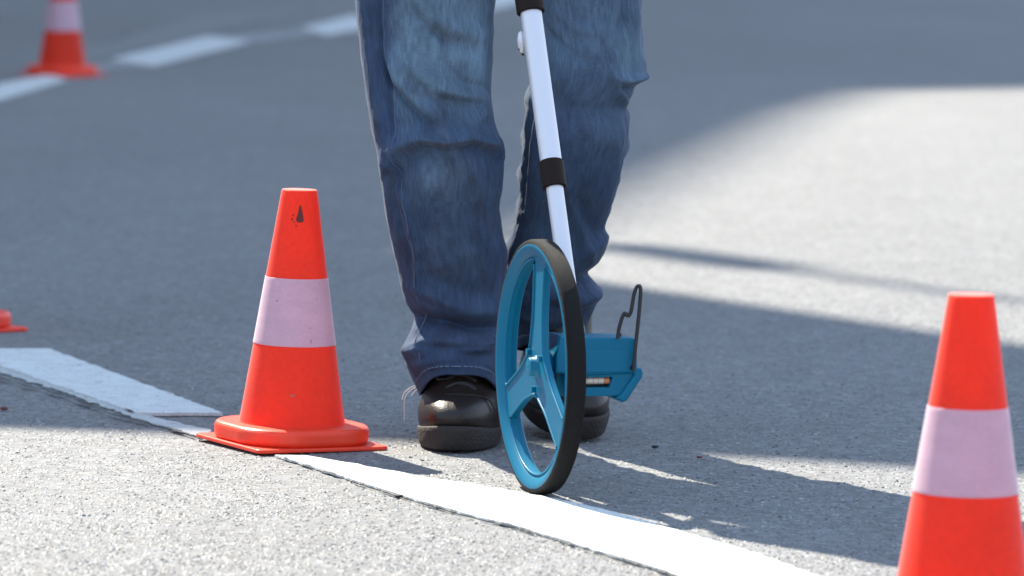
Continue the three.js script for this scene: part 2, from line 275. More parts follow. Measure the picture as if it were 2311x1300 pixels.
// ---------------------------------------------------------------- measuring wheel
const BLUE = new THREE.MeshPhysicalMaterial({ color: lin(0.0005, 0.118, 0.205), roughness: 0.45, specularIntensity: 0.35, clearcoat: 0.08, clearcoatRoughness: 0.25 });
const RUBBER = new THREE.MeshPhysicalMaterial({ color: lin(0.0075, 0.007, 0.007), specularIntensity: 0.35, roughness: 0.7, bumpMap: paintBump, bumpScale: 0.0006 });
const TUBE = new THREE.MeshPhysicalMaterial({ color: lin(0.58, 0.58, 0.61), roughness: 0.42, metalness: 0.35, clearcoat: 0.5, clearcoatRoughness: 0.25 });
const BROWN = new THREE.MeshPhysicalMaterial({ color: lin(0.011, 0.005, 0.003), specularIntensity: 0.35, roughness: 0.6 });
const BLACK = new THREE.MeshStandardMaterial({ color: lin(0.008, 0.008, 0.009), roughness: 0.45 });
let poleTop;
{
  const W0 = onGround(1213, 1113), TH = R(16.7), RAD = 0.1725, AX = RAD;
  const g = thing('measuring_wheel', 'blue three spoked measuring wheel on a pale telescopic tube', 'measuring wheel', W0, TH);
  g.updateMatrixWorld(true);
  const local = p => g.worldToLocal(p.clone());
  const turnX = (geo) => { geo.rotateZ(-Math.PI / 2); return geo; }; // lathe axis y -> x
  const ring = (pts, n = 120) => { const q = lathe(pts.concat([pts[0]]), n); turnX(q); q.translate(0, AX, 0); return q; };
  const wheel = new THREE.Group(); wheel.name = 'wheel'; g.add(wheel);
  mesh('tyre', ring([[RAD - 0.0068, -0.0128], [RAD - 0.0035, -0.0132], [RAD - 0.0012, -0.0118], [RAD, -0.0085], [RAD + 0.0002, 0], [RAD, 0.0085], [RAD - 0.0012, 0.0118], [RAD - 0.0035, 0.0132], [RAD - 0.0068, 0.0128]]), RUBBER, wheel);
  const ro = RAD - 0.0064;
  mesh('rim', ring([[ro, -0.0128], [ro, 0.0128], [ro - 0.016, 0.0128], [ro - 0.0185, 0.010], [ro - 0.0185, -0.0040], [ro - 0.0155, -0.0072], [ro - 0.0075, -0.0122], [ro - 0.0025, -0.0140]]), BLUE, wheel);
  // spokes: a plate with three rounded openings, ribs along the edges
  const inner = ro - 0.0135, openR = ro - 0.0195, sp = [86, 206, 326].map(R);
  const roundedPoly = (pts, r) => { const out = []; pts.forEach((p, i) => { const a = pts[(i + pts.length - 1) % pts.length], b = pts[(i + 1) % pts.length], la = p.distanceTo(a), lb = p.distanceTo(b), k = Math.min(r, la * 0.45, lb * 0.45), s = p.clone().lerp(a, k / la), e = p.clone().lerp(b, k / lb); if (k < 0.0025) { out.push(p.clone()); return; } for (let t = 0; t <= 6; t++) { const u = t / 6; out.push(new THREE.Vector2((1 - u) * (1 - u) * s.x + 2 * u * (1 - u) * p.x + u * u * e.x, (1 - u) * (1 - u) * s.y + 2 * u * (1 - u) * p.y + u * u * e.y)); } }); return out; };
  const plate = new THREE.Shape(); plate.absarc(0, 0, inner, 0, Math.PI * 2);
  const opens = [];
  for (let k = 0; k < 3; k++) {
    const a0 = sp[k], a1 = a0 + R(120), hw0 = 0.0205, hwH = 0.023, pts = [];
    const side = (a, s, r, hw) => new THREE.Vector2(Math.cos(a) * r - Math.sin(a) * hw * s, Math.sin(a) * r + Math.cos(a) * hw * s);
    const hub = 0.036, mid = (a0 + a1) / 2; pts.push(new THREE.Vector2(Math.cos(mid) * hub, Math.sin(mid) * hub));
    pts.push(side(a0, 1, 0.07, hwH - 0.001)); pts.push(side(a0, 1, openR * 0.965, hw0 + 0.003));
    const s0 = a0 + Math.asin(0.034 / openR), s1 = a1 - Math.asin(0.034 / openR); for (let t = 0; t <= 14; t++) { const q = lerp(s0, s1, t / 14); pts.push(new THREE.Vector2(Math.cos(q) * openR, Math.sin(q) * openR)); }
    pts.push(side(a1, -1, openR * 0.965, hw0 + 0.003)); pts.push(side(a1, -1, 0.07, hwH - 0.001));
    const rp = roundedPoly(pts, 0.016); opens.push(rp); plate.holes.push(new THREE.Path(rp));
  }
  // local: shape x -> z, shape y -> y, extrude -> x
  const toWheel = geo => { geo.applyMatrix4(new THREE.Matrix4().makeBasis(V(0, 0, 1), V(0, 1, 0), V(-1, 0, 0))); geo.translate(0, AX, 0); return geo; };
  mesh('spokes', toWheel(new THREE.ExtrudeGeometry(plate, { depth: 0.006, bevelSize: 0.0012, bevelThickness: 0.0012, bevelSegments: 2, curveSegments: 90 }).translate(0, 0, -0.002)), BLUE, wheel);
  for (const rp of opens) { const v = rp.map(p => V(p.x, p.y, 0.0055)); mesh('spoke_rib', toWheel(new THREE.TubeGeometry(new THREE.CatmullRomCurve3(v, true, 'catmullrom', 0.2), 160, 0.0020, 8, true)), BLUE, wheel); }
  mesh('hub', turnX(lathe([[0.001, -0.0165], [0.011, -0.0165], [0.0125, -0.015], [0.0135, -0.006], [0.020, -0.004], [0.022, 0], [0.022, 0.012], [0.015, 0.02], [0.001, 0.02]], 40)).translate(0, AX, 0), BLUE, wheel);
  for (let k = 0; k < 3; k++) { const a = sp[k] + R(60); mesh('screw_boss', turnX(new THREE.CylinderGeometry(0.0042, 0.005, 0.006, 16)).translate(-0.0085, AX + Math.sin(a) * 0.031, Math.cos(a) * 0.031), BLUE, wheel); }
  mesh('axle_bolt', turnX(new THREE.CylinderGeometry(0.005, 0.005, 0.12, 16)).translate(0.05, AX, 0), BLACK, wheel);
  // counter housing
  const X = (px, zf) => (px - 1206) * 0.000626 - zf * 0.287 / 0.957, Y = py => AX + (829 - py) * 0.000598;
  const poly = (pts, z0, z1, bev) => { const s = new THREE.Shape(pts.map(p => new THREE.Vector2(X(p[0], z1), Y(p[1])))); const q = new THREE.ExtrudeGeometry(s, { depth: z1 - z0 - 2 * bev, bevelSize: bev, bevelThickness: bev, bevelOffset: -bev, bevelSegments: 3 }); q.translate(0, 0, z0 + bev); return q; };
  const box = new THREE.Group(); box.name = 'counter_housing'; g.add(box);
  mesh('upper_casing', poly([[1252, 754], [1270, 757], [1418, 761], [1424, 768], [1426, 802], [1428, 842], [1300, 846], [1242, 838], [1243, 808]], -0.030, 0.032, 0.003), BLUE, box);
  mesh('casing_panel', poly([[1272, 786], [1410, 788], [1412, 838], [1272, 838]], 0.020, 0.0336, 0.001), BLUE, box);
  // lower casing with a recessed window
  { const pts = [[1262, 838], [1429, 838], [1424, 850], [1395, 893], [1262, 893]], z1 = 0.029, s = new THREE.Shape(pts.map(p => new THREE.Vector2(X(p[0], z1), Y(p[1]))));
    s.holes.push(new THREE.Path([[1300, 850], [1371, 850], [1364, 873], [1300, 873]].map(p => new THREE.Vector2(X(p[0], z1), Y(p[1]))).reverse()));
    const q = new THREE.ExtrudeGeometry(s, { depth: 0.018, bevelSize: 0.001, bevelThickness: 0.001, bevelOffset: -0.001, bevelSegments: 2 }); q.translate(0, 0, 0.010); mesh('lower_casing', q, BLUE, box);
    mesh('casing_back', poly([[1262, 838], [1429, 838], [1424, 850], [1395, 893], [1262, 893]], -0.026, 0.0095, 0.001), BLUE, box);
    const drum = new THREE.MeshStandardMaterial({ color: lin(0.62, 0.52, 0.42), roughness: 0.5 }), red = new THREE.MeshStandardMaterial({ color: lin(0.55, 0.22, 0.10), roughness: 0.5 });
    for (let k = 0; k < 5; k++) { const c = new THREE.CylinderGeometry(0.0048, 0.0048, 0.0072, 20); turnX(c); c.translate(X(1308 + k * 12.4, z1) + 0.002, Y(859), 0.0195); mesh('number_drum', c, k === 4 ? red : drum, box); }
    mesh('window_lining', poly([[1301, 851], [1370, 851], [1363, 872], [1301, 872]], 0.0098, 0.0125, 0.0003), BLACK, box); }
  mesh('end_plate', poly([[1419, 826], [1437, 830], [1441, 840], [1438, 852], [1405, 903], [1395, 907], [1380, 897], [1392, 888], [1420, 846]], -0.028, 0.035, 0.003), BLUE, box);
  mesh('casing_screw', new THREE.CylinderGeometry(0.003, 0.003, 0.004, 14).rotateX(Math.PI / 2).translate(X(1415, 0.034), Y(848) + 0.012, 0.0335), BLACK, box);
  mesh('top_screw', new THREE.CylinderGeometry(0.003, 0.0035, 0.005, 12).translate(X(1384, 0.01), Y(757), 0.012), BLACK, box);
  const wire = [[1394, 764], [1397, 742], [1404, 717], [1411, 706], [1417, 714], [1424, 703], [1431, 664], [1437, 648], [1443, 645], [1446, 656], [1443, 700], [1434, 785], [1430, 836]].map(p => local(atDepth(p[0], p[1], -W0.z - 0.005)));
  mesh('stand_wire', new THREE.TubeGeometry(new THREE.CatmullRomCurve3(wire, false, 'catmullrom', 0.35), 140, 0.0027, 8), BLACK, g);
  // telescopic tube: leans a little towards the camera as it rises
  const b0 = local(atDepth(1304, 812, -W0.z + 0.042)), t0 = local(atDepth(1194.5, 0, -W0.z + 0.245)), dir = t0.clone().sub(b0).normalize();
  const seg = (name, y0, y1, r0, r1, mat, parent = g, cap = 0.001) => { // y0, y1: picture rows where the piece starts and ends
    const q = y => b0.clone().addScaledVector(dir, (812 - y) / 812 * t0.distanceTo(b0)), a = q(y0), b = q(y1), L = a.distanceTo(b);
    const geo = lathe([[0.0004, 0], [r0 - cap, 0], [r0, cap], [r1, L - cap], [r1 - cap, L], [0.0004, L]], 40); geo.applyQuaternion(new THREE.Quaternion().setFromUnitVectors(V(0, 1, 0), dir)); geo.translate(a.x, a.y, a.z); return mesh(name, geo, mat, parent); };
  seg('tube_socket', 815, 735, 0.0165, 0.0150, BLUE);
  seg('lower_tube', 740, 400, 0.0119, 0.0119, TUBE);
  seg('clamp_collar', 428, 368, 0.0168, 0.0172, BROWN, g, 0.0015);
  seg('upper_tube', 372, -80, 0.0150, 0.0150, TUBE);
  seg('clamp_collar', 30, -45, 0.0198, 0.0202, BROWN, g, 0.0015);
  seg('top_tube', -40, -420, 0.0172, 0.0172, TUBE);
  seg('hand_grip', -380, -620, 0.0190, 0.0190, BLACK, g, 0.004);
  const cl = local(atDepth(1180, 96, -W0.z + 0.225)); mesh('clip', new THREE.SphereGeometry(1, 20, 14).scale(0.0062, 0.016, 0.006).rotateZ(0.1).translate(cl.x, cl.y, cl.z - 0.006), TUBE, g);
  const cl2 = local(atDepth(1180, 117, -W0.z + 0.225)); mesh('clip_pin', new THREE.CylinderGeometry(0.003, 0.0015, 0.012, 12).rotateZ(0.5).translate(cl2.x, cl2.y, cl2.z - 0.006), BLACK, g);
  g.updateMatrixWorld(true);
  poleTop = y => g.localToWorld(b0.clone().addScaledVector(dir, (812 - y) / 812 * t0.distanceTo(b0)));
}

// ---------------------------------------------------------------- person
const PB = V(0.0, 0, -7.95);
const person = thing('person', 'person in faded blue jeans and black leather shoes walking with the measuring wheel', 'person', PB);
const rel = p => p.clone().sub(PB);
// denim
const denimTex = (() => { const a = tileNoise(260, 61), b = tileNoise(40, 62), c = tileNoise(12, 63), s = tileNoise(420, 64); return dataTex(1024, (i, j, o) => { const u = i / 1024, v = j / 1024; let l = 0.73 + 0.075 * a(u, v * 0.12) + 0.05 * s(u, v) + 0.035 * b(u, v * 0.35) + 0.05 * c(u, v); l = Math.max(0.2, l); o[0] = l * 0.98; o[1] = l; o[2] = l * 1.01; }, true, 1 / 0.36); })();
const denimBump = (() => { const a = tileNoise(420, 71), b = tileNoise(150, 72); return dataTex(1024, (i, j, o) => { const u = i / 1024, v = j / 1024; o[0] = o[1] = o[2] = 0.5 + 0.3 * a(u, v * 0.25) + 0.2 * b(u, v * 0.5); }, false, 1 / 0.36); })();
const denimMat = new THREE.MeshPhysicalMaterial({ color: 0xffffff, vertexColors: true, map: denimTex, bumpMap: denimBump, bumpScale: 0.0003, roughness: 0.92, sheen: 0.25, sheenRoughness: 0.6, sheenColor: lin(0.5, 0.55, 0.65), side: THREE.DoubleSide });
const threadMat = new THREE.MeshStandardMaterial({ color: lin(0.75, 0.73, 0.70), roughness: 0.9 });
const stitchMat = new THREE.MeshStandardMaterial({ color: lin(0.16, 0.19, 0.27), roughness: 0.9 });
function distPoly(px, py, pts) { // signed distance (positive to the right of travel) and position along
  let best = 1e9, sgn = 1, along = 0, acc = 0, tot = 0; const seg = [];
  for (let i = 0; i < pts.length - 1; i++) { const L = Math.hypot(pts[i + 1][0] - pts[i][0], pts[i + 1][1] - pts[i][1]); seg.push(L); tot += L; }
  for (let i = 0; i < pts.length - 1; i++) { const [ax, ay] = pts[i], [bx, by] = pts[i + 1], dx = bx - ax, dy = by - ay, L = seg[i], t = Math.max(0, Math.min(1, ((px - ax) * dx + (py - ay) * dy) / (L * L))), d = Math.hypot(px - ax - dx * t, py - ay - dy * t); if (d < best) { best = d; sgn = (dx * (py - ay) - dy * (px - ax)) >= 0 ? 1 : -1; along = (acc + t * L) / tot; } acc += L; }
  return [best, sgn, along];
}
// fold: [polyline in picture coordinates of the front face, height in mm, width on the one side, width on the other side]
function foldSum(folds, px, py) {
  let s = 0;
  for (const [pts, amp, wl, wr] of folds) { const [d, g, t] = distPoly(px, py, pts), w = g > 0 ? wr : wl; if (d > 3 * w) continue; s += amp * 0.001 * Math.exp(-(d / w) * (d / w)) * Math.sqrt(Math.max(0, Math.sin(Math.PI * Math.min(1, Math.max(0, 0.08 + t * 0.84))))); }
  return s;
}
const calm0 = ca => 1 - 0.6 * smooth(0.6, 0.95, Math.abs(ca));
function leg(o) {
  const { L, Rr, Z, folds, hem, y0, y1, rzk, wash, seed } = o, xl = curve(L), xr = curve(Rr), zf = curve(Z), NA = 220, step = 3.5, NR = Math.round((y1 - y0) / step);
  const pos = [], uv = [], col = [], idx = [];
  const rows = NR + 4;
  for (let j = 0; j < rows; j++) {
    const inside = Math.max(0, j - NR + 1), jj = Math.min(j, NR - 1), yb = lerp(y0, y1, jj / (NR - 1));
    for (let i = 0; i <= NA; i++) {
      const a = i / NA * Math.PI * 2, ca = Math.cos(a), sa = Math.sin(a); // a: 0 right, 90 towards the camera
      let y = yb + hem(ca, sa) * smooth(y1 - 130, y1, yb) - (inside > 1 ? (inside - 1) * 14 : 0);
      const l = xl(yb), r = xr(yb), zc = zf(yb), pc = atDepth((l + r) / 2, y, zc), half = (r - l) / 2 * zc / FPX;
      const px = (l + r) / 2 + (r - l) / 2 * Math.pow(Math.abs(ca), 0.62) * Math.sign(ca), front = smooth(-0.35, 0.25, sa);
      const sq = Math.pow(Math.abs(ca), 0.62) * Math.sign(ca), sqs = Math.pow(Math.abs(sa), 0.62) * Math.sign(sa);
      let d = 1.9 * front * foldSum(folds, px, y);
      { const t = smooth(y1 - 230, y1 - 170, y) * smooth(y1 - 60, y1 - 110, y); d += t * calm0(ca) * (0.0035 * noise(ca * 1.6 + seed, y / 24 + 0.6 * ca, sa * 1.6) + 0.0016 * noise(ca * 3 + seed, y / 11 + ca, sa * 3)); }
      const wy = y / 120; // soft random creases, stronger behind and at the bottom
      const calm = ca < 0 ? lerp(1, 0.25, smooth(-0.45, -0.8, ca) * front) : 1;
      d += calm * 0.0032 * noise(ca * 1.3 + seed, wy * 1.1, sa * 1.3) * (0.5 + 0.5 * Math.abs(sa)) + calm * 0.0022 * (1 - 0.3 * front) * noise(ca * 3 + seed, wy * 3.1 + ca * 1.5, sa * 3) + 0.0007 * noise(ca * 8 + seed, wy * 5, sa * 8);
      d += (1 - front) * 0.004 * Math.sin(wy * 9 + 2.5 * ca + 2 * noise(ca * 2, wy, seed));
      const hemY = y1 + hem(ca, sa) - 24; if (y > hemY) d += 0.0016 * smooth(hemY, hemY + 4, y); if (y > hemY - 6 && y < hemY) d -= 0.0006;
      if (inside) d -= 0.0028;
      if (o.extra) d += o.extra(px, y, ca, sa);
      const edge = Math.abs(ca) > 0.9 && !o.loose ? 0.35 : 1;
      const nx = sq, nz = sqs, rr = half + d * edge, rz = half * rzk(yb) + d;
      const p = rel(V(pc.x + nx * rr, pc.y, pc.z + nz * rz)); pos.push(p.x, p.y, p.z);
      uv.push(a / (Math.PI * 2) * 0.52 + seed, pc.y);
      const c = wash(px, y, ca, sa, front); col.push(c[0], c[1], c[2]);
    }
  }
  for (let j = 1; j < rows; j++) for (let i = 1; i <= NA; i++) { const A = j * (NA + 1) + i, B = A - 1, C = A - NA - 1, D = C - 1; idx.push(D, C, B, C, A, B); }
  const g = new THREE.BufferGeometry(); g.setAttribute('position', new THREE.Float32BufferAttribute(pos, 3)); g.setAttribute('uv', new THREE.Float32BufferAttribute(uv, 2)); g.setAttribute('color', new THREE.Float32BufferAttribute(col, 3)); g.setIndex(idx); g.computeVertexNormals();
  const n = g.attributes.normal; for (let j = 0; j < rows; j++) { const A = j * (NA + 1), B = A + NA, v = V(n.getX(A) + n.getX(B), n.getY(A) + n.getY(B), n.getZ(A) + n.getZ(B)).normalize(); n.setXYZ(A, v.x, v.y, v.z); n.setXYZ(B, v.x, v.y, v.z); }
  g.userData = { NA, NR, step, y0, xl, xr };
  return g;
}
const INDIGO = [0.029, 0.060, 0.148], FADED = [0.200, 0.305, 0.410];
const mixC = (a, b, t) => a.map((v, i) => lerp(v, b[i], Math.max(0, Math.min(1, t))));
// --- the leg on the picture's left
const foldsL = [
  [[[880, 372], [903, 333], [950, 308], [1010, 316], [1062, 304], [1110, 320], [1140, 350]], 8.5, 26, 9],
  [[[895, 392], [920, 352], [960, 330], [1010, 336], [1064, 326], [1112, 345]], -4.5, 12, 22],
  [[[862, 120], [888, 185], [925, 228], [965, 268], [1004, 312]], -6.5, 9, 9],
  [[[880, 110], [915, 190], [955, 230], [995, 270], [1030, 306]], 7, 22, 24],
  [[[868, -30], [873, 60], [884, 140], [894, 200], [896, 300]], 2.2, 5, 4],
  [[[856, -30], [861, 60], [873, 140], [884, 200], [888, 300]], -2.6, 8, 5],
  [[[925, 10], [962, 50], [1005, 78], [1070, 96]], -4.2, 10, 14], [[[935, -20], [985, 40], [1030, 62], [1090, 72]], 3.6, 16, 16],
  [[[905, 110], [950, 165], [1010, 200], [1080, 215]], 4.2, 22, 14], [[[930, 175], [975, 212], [1030, 222], [1075, 228]], -3.6, 10, 12], [[[1000, 130], [1045, 178], [1090, 192]], -3.4, 10, 12],
  [[[1090, 60], [1080, 160], [1085, 240], [1108, 310]], 3.4, 14, 14], [[[1040, 300], [1075, 262], [1100, 225]], 3, 14, 12],
  [[[885, 372], [905, 440], [930, 520], [945, 600], [950, 680]], 2.6, 14, 9], [[[875, 380], [893, 450], [915, 540], [930, 630]], -2.6, 9, 9],
  [[[880, 350], [893, 372], [900, 402], [915, 430]], -4.5, 9, 11],
  [[[1000, 420], [1015, 520], [1012, 610], [990, 690]], 2.6, 34, 34], [[[1080, 400], [1092, 480], [1086, 570]], 2.6, 18, 18], [[[1118, 430], [1105, 520], [1118, 600], [1120, 680]], 3.0, 12, 12],
  [[[930, 560], [990, 620], [1050, 650], [1120, 655]], -3.2, 20, 16], [[[920, 640], [980, 660], [1040, 690], [1125, 700]], 4.5, 18, 14], [[[940, 600], [1000, 590], [1060, 560]], 2.6, 18, 16],
  [[[915, 712], [960, 716], [1010, 722], [1070, 735], [1130, 738]], -14, 17, 12],
  [[[908, 788], [940, 770], [985, 750], [1040, 752], [1085, 760], [1130, 745]], 7, 11, 22],
  [[[960, 770], [1010, 775], [1060, 790], [1120, 785]], -3.5, 10, 14], [[[925, 820], [965, 812], [1010, 800]], 2.5, 12, 12],
];
const legL = leg({
  L: [[-560, 850], [-300, 800], [-100, 796], [0, 801], [60, 807], [150, 817], [240, 830], [300, 840], [352, 852], [400, 858], [500, 873], [600, 895], [660, 909], [700, 922], [728, 933], [745, 928], [765, 917], [790, 909], [815, 916], [850, 931], [885, 948], [920, 952]],
  Rr: [[-560, 1150], [-250, 1150], [-100, 1128], [0, 1117], [120, 1113], [230, 1110], [270, 1117], [320, 1131], [345, 1137], [380, 1138], [430, 1133], [470, 1128], [520, 1136], [570, 1145], [650, 1142], [720, 1136], [745, 1132], [790, 1136], [840, 1130], [890, 1124], [920, 1124]],
  Z: [[-560, 7.86], [0, 7.89], [200, 7.87], [330, 7.855], [480, 7.88], [640, 7.92], [780, 7.92], [920, 7.915]],
  rzk: curve([[-560, 0.8], [-250, 0.8], [0, 0.82], [330, 0.86], [600, 0.92], [740, 0.98], [880, 1.32]]), y0: -560, y1: 884,
  hem: (ca, sa) => { const f = Math.max(0, sa); return -50 * Math.pow(f, 1.5) * (1 - 0.25 * ca) + 18 * Math.max(0, -sa) + (ca > 0 ? -18 * ca * f : 10 * -ca); },
  folds: foldsL, seed: 1.7,
  wash: (px, y, ca, sa, front) => {
    const w = fbm(px / 55, y / 80, 3, 4), t = front * (0.92 * smooth(345, 130, y) * smooth(868, 912, px + 8 * w) * (1 - 0.55 * smooth(1070, 1112, px)) + 0.6 * Math.exp(-Math.pow((px - 1000) / 62, 2) - Math.pow((y - 385) / 60, 2)) + 0.13 * Math.exp(-Math.pow((px - 1030) / 60, 2) - Math.pow((y - 540) / 110, 2)));
    let c = mixC(INDIGO, FADED, t + 0.18 * w + 0.13 + 0.07 * noise(px / 9, y / 40, 8)); // whisker wear, brownish where the dye is rubbed off
    const rub = Math.max(0, Math.exp(-Math.pow((y - 212 - (px - 980) * 0.22) / 11, 2) - Math.pow((px - 985) / 50, 2)) + 0.4 * Math.exp(-Math.pow(distPoly(px, y, [[905, 336], [950, 313], [1010, 320], [1062, 310], [1110, 326]])[0] / 7, 2)) + 0.5 * Math.exp(-Math.pow(distPoly(px, y, [[1005, 82], [1070, 98]])[0] / 10, 2))) * (0.6 + 0.8 * noise(px / 22, y / 14, 2));
    c = mixC(c, [0.125, 0.105, 0.115], rub * 0.75 * front);
    const vi = 0.5 * smooth(0.02, 0.35, fbm(px / 60, y / 120, 17, 3)); return mixC(c, [0.052, 0.050, 0.092], vi);
  },
});
// --- the leg on the picture's right, a step behind
const foldsR = [
  [[[1388, 120], [1382, 168], [1398, 205], [1414, 240]], 4.5, 9, 9], [[[1385, 172], [1420, 178], [1462, 168]], 5.5, 12, 9], [[[1400, 195], [1430, 196], [1452, 186]], -5, 9, 9], [[[1416, -20], [1408, 40], [1396, 70]], -5, 10, 12], [[[1430, 20], [1428, 90], [1440, 150]], 4, 12, 10], [[[1250, 20], [1300, 60], [1360, 75]], 3, 16, 16], [[[1225, 60], [1260, 95], [1300, 130]], -2.6, 12, 10],
  [[[1415, 245], [1422, 290], [1412, 350]], -2.4, 16, 14], [[[1240, 200], [1290, 240], [1350, 250], [1400, 240]], -3.0, 20, 20], [[[1250, 300], [1320, 330], [1400, 320]], 3.4, 30, 24],
  [[[1268, 380], [1285, 450], [1310, 520], [1330, 580]], 4.5, 12, 14], [[[1300, 400], [1320, 470], [1345, 530]], -3, 14, 14], [[[1290, 590], [1325, 560], [1362, 530]], 4.5, 12, 14], [[[1270, 640], [1310, 622], [1345, 608]], -5.5, 12, 10], [[[1280, 690], [1320, 672], [1360, 655]], 4.5, 12, 14], [[[1200, 560], [1230, 640], [1260, 700]], 3, 18, 18], [[[1170, 640], [1220, 680], [1290, 690]], -5, 14, 14], [[[1160, 710], [1220, 722], [1300, 715]], 4, 12, 12],
  [[[1200, 240], [1186, 320], [1180, 400], [1176, 470]], -3.5, 6, 9],
];
const legR = leg({
  L: [[-560, 1150], [-250, 1150], [-100, 1172], [0, 1192], [100, 1200], [190, 1196], [225, 1187], [255, 1184], [290, 1178], [330, 1176], [365, 1171], [420, 1169], [470, 1166], [510, 1159], [540, 1148], [565, 1140], [620, 1142], [700, 1158], [780, 1166], [830, 1168]],
  Rr: [[-560, 1405], [-300, 1448], [-100, 1450], [0, 1445], [60, 1447], [120, 1453], [165, 1458], [180, 1454], [200, 1438], [218, 1422], [238, 1412], [260, 1420], [285, 1425], [320, 1421], [350, 1413], [430, 1390], [470, 1377], [508, 1366], [530, 1368], [555, 1366], [590, 1350], [618, 1335], [640, 1346], [660, 1354], [680, 1345], [720, 1331], [760, 1322], [800, 1317], [830, 1315]],
  Z: [[-560, 7.86], [0, 7.89], [250, 7.895], [420, 7.94], [560, 8.00], [680, 8.04], [800, 8.10]],
  rzk: curve([[-560, 0.8], [-250, 0.78], [0, 0.78], [250, 0.80], [550, 0.92], [780, 1.05]]), y0: -560, y1: 790, loose: true,
  hem: (ca, sa) => -20 * Math.max(0, sa) + 14 * Math.max(0, -sa), folds: foldsR, seed: 6.3,
  extra: (px, y, ca, sa) => ca < -0.72 && y > 190 && y < 520 ? 0.0020 * smooth(-0.72, -0.9, ca) * (noise(y / 34, sa * 2.5, 4) + 0.5 * noise(y / 15, sa * 5, 5)) : 0,
  wash: (px, y, ca, sa, front) => {
    const w = fbm(px / 60 + 9, y / 80, 6, 4), t = 0.16 + front * (0.40 * smooth(330, 40, y + 60 * w) + 0.25 * Math.exp(-Math.pow((px - 1370) / 50, 2) - Math.pow((y - 290) / 60, 2)) + 0.45 * Math.exp(-Math.pow((px - 1415) / 30, 2) - Math.pow((y - 130) / 60, 2)));
    const c = mixC(INDIGO, FADED, t + 0.15 * w + 0.02 + 0.05 * noise(px / 9, y / 40, 18));
    return c;
  },
});
const jeans = mesh('jeans', mergeGeometries([legL, legR]), denimMat, person);
// seat of the jeans: closes the waist
jeans.userData.label = 'loose faded blue jeans with creases at the knees and a stitched hem';
// hem stitches and side seam of the front leg, laid on the cloth
function onCloth(g, j, i, lift) { const { NA } = g.userData, k = j * (NA + 1) + (i + NA) % NA, p = g.attributes.position, n = g.attributes.normal; return V(p.getX(k) + n.getX(k) * lift, p.getY(k) + n.getY(k) * lift, p.getZ(k) + n.getZ(k) * lift); }
for (const lg of [legL, legR]) {
  const geos = [], { NA, NR } = lg.userData;
  for (const row of [7]) for (let i = 0; i < NA; i += 3) geos.push(new THREE.TubeGeometry(new THREE.LineCurve3(onCloth(lg, NR - 1 - row, i, 0.0004), onCloth(lg, NR - 1 - row, i + 2, 0.0004)), 1, 0.0007, 5));
  const st = mesh('hem_stitching', mergeGeometries(geos), stitchMat, jeans); st.userData.kind = 'stuff';
}
{
  const { NA, NR, step, y0, xl, xr } = legL.userData, line = [[868, -60], [873, 60], [884, 140], [894, 200], [897, 300], [894, 360], [906, 430], [925, 500], [940, 590], [948, 680], [950, 720], [955, 850]], sx = curve(line.map(p => [p[1], p[0]])), pts = [];
  for (let j = 0; j < NR; j += 9) { const y = lerp(y0, 884, j / (NR - 1)); if (y < -60 || y > 850) continue; const u = (sx(y) - (xl(y) + xr(y)) / 2) / ((xr(y) - xl(y)) / 2), ca = -Math.pow(Math.min(1, Math.abs(u)), 1 / 0.62) , a = Math.acos(Math.max(-1, ca)); pts.push(onCloth(legL, j, Math.round(a / (Math.PI * 2) * NA), -0.0003)); }
  mesh('side_seam', new THREE.TubeGeometry(new THREE.CatmullRomCurve3(pts), 400, 0.0011, 6), new THREE.MeshStandardMaterial({ color: lin(0.062, 0.085, 0.148), roughness: 0.95 }), jeans);
}
for (const pts of [[[946, 868], [928, 874], [914, 886], [907, 902]], [[944, 872], [926, 882], [914, 900], [912, 925], [913, 950]], [[948, 874], [936, 884], [930, 893]]])
  mesh('loose_thread', new THREE.TubeGeometry(new THREE.CatmullRomCurve3(pts.map((p, i) => rel(atDepth(p[0] + 2 * noise(i, p[1]), p[1], 7.93)))), 30, 0.0008, 5), threadMat, jeans);

// shoes: stacked outlines, sole as a thick bevelled slab
const LEATHER = new THREE.MeshPhysicalMaterial({ color: lin(0.018, 0.0125, 0.010), roughness: 0.42, specularIntensity: 0.55, clearcoat: 0.12, clearcoatRoughness: 0.2, bumpMap: paintBump, bumpScale: 0.0004 });
const SOLE = new THREE.MeshStandardMaterial({ color: lin(0.020, 0.0145, 0.0115), roughness: 0.8, bumpMap: paintBump, bumpScale: 0.0015 });
function footOutline(a, len, wid, s) { // a: 0 right, 90 toe; returns x, z with z forward, origin at the ankle
  const ca = Math.cos(a), sa = Math.sin(a), toe = sa > 0, z = toe ? Math.pow(sa, 0.78) * len * 0.66 : -Math.pow(-sa, 0.75) * len * 0.34;
  const w = toe ? lerp(1, 0.98, sa) : lerp(1, 0.74, Math.pow(-sa, 0.6)), bend = s * 0.010 * Math.max(0, z / len);
  return [Math.sign(ca) * Math.pow(Math.abs(ca), 0.72) * wid / 2 * w * (toe ? 1 + 0.10 * Math.sin(Math.min(1, sa * 1.1) * Math.PI) : 1) + bend, z];
}
